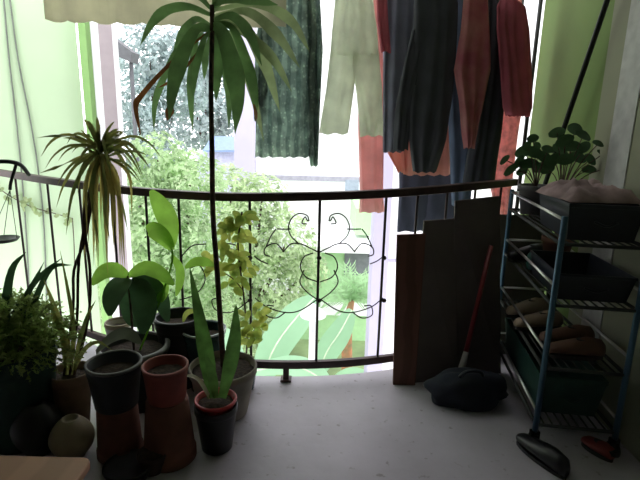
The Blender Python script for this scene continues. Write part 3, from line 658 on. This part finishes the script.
shoe('shoe', 'black shoe on the floor by the near castor of the rack', Vector((.985, 1.87, 0)), PI*.62, m_black, m_black, .27)
p = G(597, 452)
shoe('slipper', 'small red slipper with dark sole on the floor at the right end of the rack', Vector((p.x, p.y, 0)), PI*.62, mat('dull_red_rubber', (.22, .03, .03), .6), m_solem, .15, 'slipper', None, .05)

# poles at the right edge of the opening, leaning pole on the wall
pa, pb_ = W(608, -2, 2.55), W(566, 122, 2.75); k = pb_.z/(pa.z-pb_.z)
tag(MB().tube([pa+(pa-pb_)*.25, pb_+(pb_-pa)*k], .0135, 10).build('leaning_pole', m_bmetal), 'long black pole leaning up the right wall behind the rack plants', 'pole')
for (x, y0), Yp, rr, lab in (((541, 0), 3.47, .014, 'thin black upright pole beside the green wall, right-hand one'), ((523, 0), 3.66, .010, 'thin black upright pole behind the laundry, left-hand of two')):
    t_ = W(x, y0, Yp); tag(MB().tube([Vector((t_.x, Yp, -3.2)), Vector((t_.x, Yp, 4))], rr, 10).build('upright_pole', m_bmetal), lab, 'pole')

# ------------------------------------------------------------------ laundry
def garment(b, Y0, rows, depth=.05, folds=6, amp=.012, seed=0, n=44, sub=5, hem=.006):
    R = []
    for i in range(len(rows)-1):
        for k in range(sub):
            t = k/sub; R.append([rows[i][j]*(1-t)+rows[i+1][j]*t for j in range(3)])
    R.append(list(rows[-1])); vs = []; fs = []; m = len(R)
    for i, (y, l, r) in enumerate(R):
        pl, pr = W(l, y, Y0), W(r, y, Y0); u = i/(m-1)
        for k in range(n):
            a = 2*PI*k/n; cx_ = (1-math.cos(a))/2; front = -1 if k <= n/2 else 1
            p = pl.lerp(pr, cx_); ed = abs(math.sin(a))
            rip = amp*(.4+.6*u)*math.sin(cx_*folds*2*PI+seed*1.7+front*1.1+3.2*noise.noise(Vector((seed, u*1.6, cx_*2.5))))*min(1, ed*2)*(.75+.6*noise.noise(Vector((cx_*3, seed, 3))))
            rip += amp*.9*noise.noise(Vector((cx_*4+seed, u*5+cx_*3, front*3.)))
            p.y += front*depth*.5*ed**.6+rip; p.z += (hem*math.sin(cx_*folds*2*PI+seed) if i == m-1 else 0); vs.append(p)
    for i in range(m-1):
        for k in range(n): fs.append((i*n+k, i*n+(k+1) % n, (i+1)*n+(k+1) % n, (i+1)*n+k))
    return b.add(vs, fs)
def cloth(name, label, cat, m, Y0, pieces, group='laundry hung outside the railing', **kw):
    pieces = [(pn, [(-30 if y < -9 else y, l, q) for y, l, q in rw]) for pn, rw in pieces]
    first, rest = pieces[0], pieces[1:]
    pts = [W((first[1][0][1]+first[1][0][2])/2, first[1][0][0], Y0)]
    r = thing(name, label, cat, pts[0])
    for i, (pn, rows) in enumerate(pieces):
        k2 = dict(kw); w = rows[0][2]-rows[0][1]
        if pn != pieces[0][0]: k2['folds'] = 2; k2['depth'] = kw.get('depth', .05)*.6; k2['n'] = 28
        garment(MB(), Y0, rows, seed=i*3+Y0*50, **k2).build(pn, m, r) if False else garment(b2 := MB(), Y0, rows, seed=i*3+Y0*50, **k2)
        b2.build(pn, m, r)
    r['group'] = group
    return r
mc = lambda n, c, t=.25, **k: mat(n, c, .85, trans=t, **{**dict(var=.12, scale=7, bump=.15, bscale=30), **k})
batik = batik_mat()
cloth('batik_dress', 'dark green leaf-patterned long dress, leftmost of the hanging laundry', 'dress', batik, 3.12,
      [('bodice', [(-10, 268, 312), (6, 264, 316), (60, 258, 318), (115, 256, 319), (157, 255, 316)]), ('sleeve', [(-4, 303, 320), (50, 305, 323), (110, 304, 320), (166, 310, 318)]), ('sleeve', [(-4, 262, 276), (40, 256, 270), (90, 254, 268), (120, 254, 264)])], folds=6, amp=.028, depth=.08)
m_sage = mc('sage_satin', (.84, .88, .76), .62)
cloth('sage_trousers', 'pale sage green satin trousers hanging with legs apart', 'trousers', m_sage, 3.10,
      [('waist', [(-14, 337, 370), (0, 335, 373), (30, 332, 377), (56, 330, 379)]), ('leg', [(54, 330, 357), (90, 326, 354), (120, 321, 350), (134, 319, 348)]), ('leg', [(54, 350, 379), (90, 356, 382), (120, 359, 383), (136, 360, 383)])], folds=4, amp=.022, depth=.07)
m_pinkt = mc('dusty_pink', (.80, .47, .45), .55)
cloth('pink_trousers', 'dusty pink trouser leg hanging below the sage trousers', 'trousers', m_pinkt, 3.37,
      [('leg', [(-12, 356, 382), (60, 358, 383), (130, 358, 384), (195, 360, 383), (212, 359, 385)])], folds=2.5, amp=.012)
m_redc = mc('brick_red', (.42, .11, .14), .4)
cloth('red_scarf', 'short red cloth strip hanging just right of the sage trousers', 'cloth', m_redc, 3.245, [('cloth_panel', [(-10, 376, 386), (20, 377, 388), (52, 381, 391)])], folds=1, amp=.006, depth=.03)
cloth('grey_tunic', 'slate grey-blue tunic next to the red strip', 'tunic', mc('slate_cotton', (.15, .16, .20), .2), 3.32,
      [('bodice', [(-12, 388, 414), (20, 384, 418), (70, 383, 416), (120, 383, 408), (152, 383, 404)])], folds=3, amp=.012, depth=.06)
cloth('charcoal_shirt', 'charcoal t-shirt with drooping long left sleeve, centre of the dark laundry', 'shirt', mc('charcoal_cotton', (.065, .07, .08), .15), 3.16,
      [('bodice', [(-12, 420, 452), (4, 414, 458), (50, 413, 456), (100, 410, 452), (140, 409, 446), (172, 413, 436)]), ('sleeve', [(30, 412, 424), (70, 403, 420), (110, 395, 412), (150, 393, 408)])], folds=3, amp=.014, depth=.06)
m_salm = mc('salmon_cotton', (.74, .39, .32), .55)
cloth('salmon_shirt', 'salmon shirt mostly hidden behind the charcoal one', 'shirt', m_salm, 3.42,
      [('bodice', [(-12, 408, 446), (60, 404, 450), (120, 402, 450), (175, 403, 450)]), ('sleeve', [(60, 398, 410), (120, 389, 408), (150, 386, 406), (172, 398, 406)]), ('sleeve', [(30, 466, 486), (90, 460, 480), (130, 458, 476), (152, 463, 472)])], folds=4, amp=.012)
cloth('rose_blouse', 'rose pink long-sleeved blouse in front of the black garment', 'blouse', mc('rose_cotton', (.48, .15, .18), .4, col2=(.56, .29, .25), scale=5), 3.12,
      [('bodice', [(-12, 466, 486), (30, 461, 489), (70, 454, 490), (100, 459, 484), (125, 461, 478), (148, 464, 474)])], folds=3, amp=.015, depth=.06)
cloth('black_tunic', 'long black tunic hanging between the rose and maroon blouses', 'tunic', mc('black_cotton', (.03, .034, .042), .1), 3.22,
      [('bodice', [(-12, 486, 506), (40, 486, 509), (90, 479, 506), (140, 470, 500), (185, 462, 494)])], folds=3, amp=.014, depth=.06)
cloth('maroon_blouse', 'maroon red blouse, rightmost of the hanging laundry', 'blouse', mc('maroon_cotton', (.46, .13, .17), .4), 3.14,
      [('bodice', [(0, 500, 516), (7, 497, 525), (30, 497, 529), (80, 501, 532), (108, 503, 532), (116, 506, 530)])], folds=3, amp=.012, depth=.06)
cloth('pink_scarf', 'long pink patterned scarf hanging under the maroon blouse', 'scarf', mc('pink_print', (.78, .42, .40), .55, var=.3, scale=22), 3.36,
      [('cloth_panel', [(-12, 494, 520), (60, 494, 524), (110, 493, 522), (150, 491, 516), (190, 491, 511), (217, 496, 507)])], folds=3, amp=.014, depth=.05)
m_den = mc('dark_denim', (.05, .06, .09), .12)
cloth('dark_jeans', 'dark navy jeans hanging low behind the railing', 'jeans', m_den, 3.54,
      [('waist', [(-12, 400, 470), (60, 400, 470), (160, 398, 474)]), ('leg', [(150, 399, 434), (190, 399, 432), (231, 397, 424)]), ('leg', [(150, 428, 474), (190, 426, 468), (222, 424, 456)])], folds=4, amp=.012, depth=.06)
cloth('blue_jeans', 'faded blue jeans leg showing between the rose and black clothes', 'jeans', mc('mid_denim', (.10, .14, .21), .15), 3.31,
      [('leg', [(-10, 446, 470), (90, 447, 476), (140, 449, 476), (206, 452, 470)])], folds=2, amp=.01)
# poles and hangers (pole just above the picture)
z = W(400, -29, 3.26).z
lr = thing('laundry_rack', 'overhead laundry rack of poles that carries the row of hanging clothes', 'rack', (.3, 3.3, z))
for Yp in (3.12, 3.25, 3.40, 3.54): MB().tube([(-.75, Yp, z), (WX+.02, Yp, z)], .014, 10).build('pole', mat('bamboo', (.42, .33, .16), .6), lr)
for x, Yp, lab in ((486, 3.22, 'white wire hanger in the black tunic'), (509, 3.14, 'white wire hanger in the maroon blouse'), (476, 3.12, 'white wire hanger in the rose blouse')):
    a = W(x, 3, Yp); s = PXM(a); k = 9*s
    zt = a.z+.01
    h_ = MB().tube(smooth([Vector((a.x, Yp, zt)), Vector((a.x, Yp, z-.035)), Vector((a.x-.02, Yp, z+.018)), Vector((a.x-.005, Yp, z+.03))], 10), .003, 6)
    h_.tube([Vector((a.x, Yp, zt)), Vector((a.x-k, Yp, zt-.03)), Vector((a.x+k, Yp, zt-.03)), Vector((a.x, Yp, zt))], .003, 6)
    tag(h_.build('clothes_hanger', m_white), lab, 'hanger')

# ------------------------------------------------------------------ outside
GZ = -3.2
o = struct(MB().box((-40, 3.9, GZ-.3), (40, 60, GZ)).build('ground_outside', mat('grass_ground', (.22, .30, .14), .95, var=.3, scale=1.2)))
def crown(b, blobs, Y, n, size, seed, ds=.8, droop=.3):
    rnd = random.Random(seed); tot = sum(r*r for _, _, r, _ in blobs)
    for (x, y, r, dy) in blobs:
        c = W(x, y, Y+dy); R = r*PXM(c)
        for i in range(int(n*r*r/tot)):
            v = Vector((rnd.gauss(0, 1), rnd.gauss(0, 1)*ds, rnd.gauss(0, 1))).normalized()*R*(rnd.random()**.28)
            v += Vector(noise.noise_vector(v*2.2/R*1.5+Vector((seed, 0, 0))))*R*.25
            p = c+v; nm = (v.normalized()+Vector((rnd.uniform(-1, 1), rnd.uniform(-1, 1), rnd.uniform(-.2, 1.3)))*.8).normalized()
            t = nm.cross(Vector((rnd.uniform(-1, 1), rnd.uniform(-1, 1), rnd.uniform(-1, 1)))).normalized(); q = nm.cross(t)
            L = size*rnd.uniform(.6, 1.3); wd = L*rnd.uniform(.35, .55)
            b.add([p-t*L*.5, p-q*wd*.5+nm*.1*L, p+t*L*.5, p+q*wd*.5+nm*.1*L], [(0, 1, 2, 3)], False)
def tree(label, blobs, Y, n, size, m, seed, trunk, group=None, cat='tree'):
    tb = W(*trunk, Y+.3); base = Vector((tb.x, Y+.3, GZ)); r = thing('leafy_tree', label, cat, base, group)
    b = MB(); crown(b, blobs, Y, n, size, seed); b.build('foliage', m, r)
    t = MB(); top = Vector((tb.x, Y+.3, tb.z))
    t.tube(smooth([base, base.lerp(top, .5)+Vector((.06, 0, 0)), top], 8), [.13-.008*i for i in range(len(smooth([base, base.lerp(top, .5), top], 8)))], 10)
    for (x, y, rr, dy) in blobs: t.tube([base.lerp(top, .75), base.lerp(W(x, y, Y+dy), .8), W(x, y, Y+dy)], [.05, .03, .015], 6)
    t.build('trunk', m_bark, r)
m_t1 = mat('tree_leaf', (.49, .63, .38), .6, trans=.5, var=.25, scale=3)
m_t2 = mat('tree_leaf_yellow', (.55, .66, .42), .6, trans=.5, var=.25, scale=3)
m_t3 = mat('tree_leaf_hazed', (.42, .50, .50), .7, trans=.4, var=.3, scale=1)  # distance haze is put into the leaf colour, pale and bluish
tree('light green bushy tree just beyond the railing, left of the tall cane', [(158, 160, 28, 0), (190, 185, 36, .2), (140, 205, 34, 0), (165, 235, 46, -.3), (150, 290, 50, 0), (195, 260, 45, .1), (190, 320, 50, .1)], 7.0, 11000, .11, m_t1, 3, (170, 300))
tree('paler spreading tree beyond the scrollwork, right of the tall cane', [(230, 195, 30, .3), (262, 200, 28, .2), (240, 240, 42, 0), (285, 245, 34, .2), (262, 285, 40, 0), (222, 300, 40, .2), (305, 270, 24, .3), (240, 335, 40, .2)], 9.0, 10500, .125, m_t2, 5, (245, 320))
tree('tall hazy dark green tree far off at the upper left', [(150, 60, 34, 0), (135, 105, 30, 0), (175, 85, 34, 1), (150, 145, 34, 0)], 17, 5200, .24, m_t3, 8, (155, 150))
tree('tall hazy dark green tree far off behind the drooping leaves', [(205, 45, 34, 0), (222, 90, 32, 1), (200, 120, 32, 0), (230, 140, 20, .5), (192, 70, 25, 0)], 22, 5200, .30, mat('tree_leaf_hazed_far', (.46, .52, .54), .7, trans=.4, var=.3, scale=1), 9, (205, 150))  # haze on this tree is likewise mixed into its grey-blue leaf colour

# banana leaves, palm, lamp
m_ban = mat('banana_leaf', (.36, .60, .38), .5, trans=.4, var=.06, scale=2)
def banana(label, leaves, Y, root_px):
    tb = W(*root_px, Y); base = Vector((tb.x, Y, GZ)); r = thing('banana_plant', label, 'plant', base); b = MB(); rb_ = MB(); st = MB()
    sq = smooth([base, base.lerp(tb, .5), tb], 6); st.tube(sq, [.09-.005*i for i in range(len(sq))], 12); st.build('stem', mat('banana_stem', (.30, .36, .16), .7), r)
    for pts, w, nm in leaves:
        q = [W(x, y, Y+dy) for x, y, dy in pts]; b.leaf(q, w*PXM(q[1]), nm, .14, lambda u: max(.04, math.sin(PI*min(1, u*.9+.07))**.5), 16)
        rb_.tube([p+Vector(nm)*-.004 for p in smooth(q, 14)], .012, 6)
        rb_.tube(smooth([tb-Vector((0, 0, .2)), tb.lerp(q[0], .6)+Vector((0, 0, .05)), q[0]], 6), .02, 6)
    b.build('leaf', m_ban, r); rb_.build('midrib', mat('pale_midrib', (.62, .74, .52), .6), r)
banana('banana plant with broad pale leaves low beyond the railing, near the front black pot', [([(258, 385, 0), (276, 345, .2), (296, 318, .4), (314, 298, .6)], 34, (.2, -1, .9)), ([(250, 372, 0), (285, 366, -.2), (310, 372, -.4), (332, 388, -.5)], 26, (0, -.5, 1)), ([(240, 380, 0), (225, 350, .3), (215, 330, .6)], 34, (-.2, -1, .8))], 5.0, (250, 400))
banana('banana plant with one pale leaf standing right of the white lamp post', [([(318, 372, 0), (328, 350, .1), (340, 332, .2), (352, 310, .4)], 25, (.3, -1, .7)), ([(330, 385, 0), (352, 376, -.1), (378, 384, -.3)], 20, (0, -.5, 1))], 6.0, (322, 395))
Yp = 7.0; tb = W(352, 300, Yp); base = Vector((tb.x, Yp, GZ)); r = thing('palm', 'small fan palm with a fibrous orange-brown trunk between the scrolls', 'palm', base)
tr = smooth([base, W(347, 345, Yp), W(349, 315, Yp), tb], 12); MB().tube(tr, [.10-.004*i for i in range(len(tr))], 10).build('trunk', mat('palm_trunk', (.40, .30, .16), .9, var=.4, scale=10, col2=(.5, .2, .1)), r)
b = MB(); rnd = random.Random(4)
for i in range(26):
    a = rnd.uniform(0, 2*PI); el = rnd.uniform(.0, 1.4); L = rnd.uniform(.4, .66); v = Vector((math.cos(a)*math.cos(el), math.sin(a)*math.cos(el), math.sin(el))); dr = Vector((0, 0, -1))*.18*math.cos(el)
    b.leaf([tb, tb+v*L*.5, tb+v*L*.8+dr*.4, tb+v*L+dr], .05, (rnd.uniform(-.5, .5), -1, .3), .2, strapw, 8)
    for k in range(1, 9):
        c = tb+v*L*k/9+dr*(k/9)**2; sd = v.cross(Vector((rnd.uniform(-.3, .3), 1, rnd.uniform(-.3, .3)))).normalized()
        for sg in (-1, 1): b.leaf([c, c+sd*sg*.07+v*.07, c+sd*sg*.10+v*.14+dr*.2], .018, (rnd.uniform(-.4, .4), -1, .2), .1, strapw, 4)
b.build('foliage', mat('palm_leaf', (.42, .62, .36), .5, trans=.45, var=.2), r)
Yl = 4.7; a = W(313, 314, Yl); r = thing('lamp_post', 'white garden lamp post with a cone-shaped cap behind the middle baluster', 'lamp', Vector((a.x, Yl, GZ)))
m_lampw = mat('white_enamel', (.8, .8, .84), .4); s = PXM(a)
MB().tube([(a.x, Yl, GZ), a], 3.6*s, 14).build('post', m_lampw, r)
MB().lathe(a, [(3*s, 0), (13*s, -.02), (13.5*s, 0), (4*s, 9*s), (.01, 11*s)], 24).build('cap', m_lampw, r)

# buildings
def bx(px0, px1, py0, py1, Y, th, m, name, parent, zlo=None, zhi=None):
    a, c = W(px0, py1, Y), W(px1, py0, Y)
    return MB().box((a.x, Y, zlo if zlo is not None else a.z), (c.x, Y+th, zhi if zhi is not None else c.z)).build(name, m, parent)
m_ledge = mat('ledge_paint', (.33, .32, .38), .9)
Yb = 13.0; a = W(253, 200, Yb)
bld = thing('apartment_block', 'large white apartment block filling the view behind the laundry', 'building', Vector((a.x+3.5, Yb, GZ)))
bx(253, 640, 200, 201, Yb, 3, m_white, 'wall', bld, GZ, 9)
bx(235, 255, 200, 201, Yb-.3, 1.0, m_lilac, 'corner_column', bld, GZ, 9)
bx(256, 372, 177.5, 179.5, Yb-.03, .05, m_ledge, 'ledge', bld)
w = bx(345, 359, 180, 193, Yb-.04, .06, mat('dull_window', (.30, .34, .42), .2), 'window', bld); bx(344, 360, 192.5, 194, Yb-.07, .08, m_white, 'sill', w)
bx(250, 378, 249.5, 251.5, Yb-.04, .06, m_ledge, 'ledge', bld)
Yg = 10.0; a = W(335, 300, Yg)
g = thing('garden_shed', 'low light green outbuilding with a dark opening behind the fan palm', 'building', Vector((a.x, Yg, GZ)))
bx(300, 372, 252, 400, Yg, 2, mat('mint_paint', (.42, .66, .36), .9, var=.04), 'wall', g, GZ)
bx(344, 372, 251, 275, Yg-.04, .06, mat('dark_opening', (.16, .17, .19), .6), 'window', g)
bx(320, 372, 304, 315, Yg-.06, .08, m_white, 'panel', g)
bx(298, 374, 248, 252, Yg-.3, 2.5, m_white, 'roof', g)
bx(355, 374, 209, 235, Yg+.5, 2, mat('mint_paint', (.42, .66, .36)), 'upper_wall', g)
struct(vwall(W(373, 250, 5.2), W(389, 250, 5.2), GZ, 5, .35).build('column_outer', m_lilac))
struct(vwall(W(388, 250, 5.3), W(470, 250, 5.5), GZ, 5, .3).build('wall_outer_right', m_white))
struct(vwall(W(388, 250, 5.27), W(400, 250, 5.27), W(390, 262, 5.27).z, W(390, 260, 5.27).z, .04).build('trim_4', m_lilac))
# small house with blue roof, far slate canopy
Yh = 15; a = W(222, 160, Yh); hs = thing('small_house', 'small pale house with a blue roof behind the trees, left of the block', 'house', Vector((a.x, Yh, GZ)))
bx(205, 238, 152, 400, Yh, 2, mat('pale_lilac_paint', (.6, .58, .78), .9), 'wall', hs, GZ)
p0, p1 = W(203, 152, Yh-.3), W(240, 152, Yh-.3); p2, p3 = W(234, 138, Yh+1.5), W(212, 138, Yh+1.5)
MB().slab([p0, p1, p2, p3], (0, 0, .06)).build('roof', mat('blue_sheet', (.26, .36, .62), .5), hs)
Ye = 8.5; q = [W(113, 35, Ye), W(137, 53, Ye), W(135, 64, Ye), W(113, 52, Ye)]
e = thing('slate_canopy', 'dark grey sloping canopy on a thin post at the upper left', 'canopy', Vector((W(131, 66, Ye).x, Ye, GZ)))
ly = [W(86, 18, Ye), W(132, 52, Ye), W(130, 62, Ye), W(86, 42, Ye)]
MB().slab([ly[3], ly[2], ly[1], ly[0]], (0, .35, .0)).build('roof', mat('slate_sheet', (.10, .10, .11), .7), e)
t_ = W(131, 62, Ye+.15); MB().tube([(t_.x, Ye+.15, GZ), t_], .035, 8).build('post', mat('slate_sheet', (.10, .10, .11)), e)

# climbing sprig on the pale wall at the left
nA = Vector((B.y-A.y, -(B.x-A.x), 0)).normalized()
def onA(x, y, k=.02): d = ray(x, y); return EYE+d*((A-EYE).dot(nA)/d.dot(nA))+nA*k
b = MB(); st = MB(); line = [(-10, 182), (10, 196), (30, 206), (50, 212), (72, 218)]
st.tube(smooth([onA(*v, .02) for v in line], 12), .004, 5)
rnd = random.Random(2)
for i in range(34):
    u = rnd.random(); x = -8+80*u; y = 184+36*u**.8+rnd.uniform(-5, 6); c = onA(x, y, .035); v = Vector((rnd.uniform(-1, 1), rnd.uniform(-.4, .4), rnd.uniform(-1, .6))).normalized()*.05
    b.leaf([c, c+v*.5, c+v], .035, (rnd.uniform(-.5, .5), -1, .4), .1, wide, 4)
r = thing('climbing_plant', 'faint sprig of pale green creeper against the pale green wall', 'plant', onA(72, 330, .02)); b.build('foliage', m_leafp, r)
st.tube(smooth([onA(72, 218, .02), onA(74, 260, .02), onA(72, 330, .02)], 8), .004, 5); st.build('stem', m_bark, r)

# ------------------------------------------------------------------ light
w = bpy.data.worlds.new('overcast_sky'); bpy.context.scene.world = w; w.use_nodes = True
bg = w.node_tree.nodes['Background']; bg.inputs['Color'].default_value = (.96, .97, 1, 1); bg.inputs['Strength'].default_value = 3.2
vs = bpy.context.scene.view_settings; vs.view_transform = 'Standard'; vs.look = 'None'; vs.exposure = 0; vs.gamma = 1; vs.use_curve_mapping = False
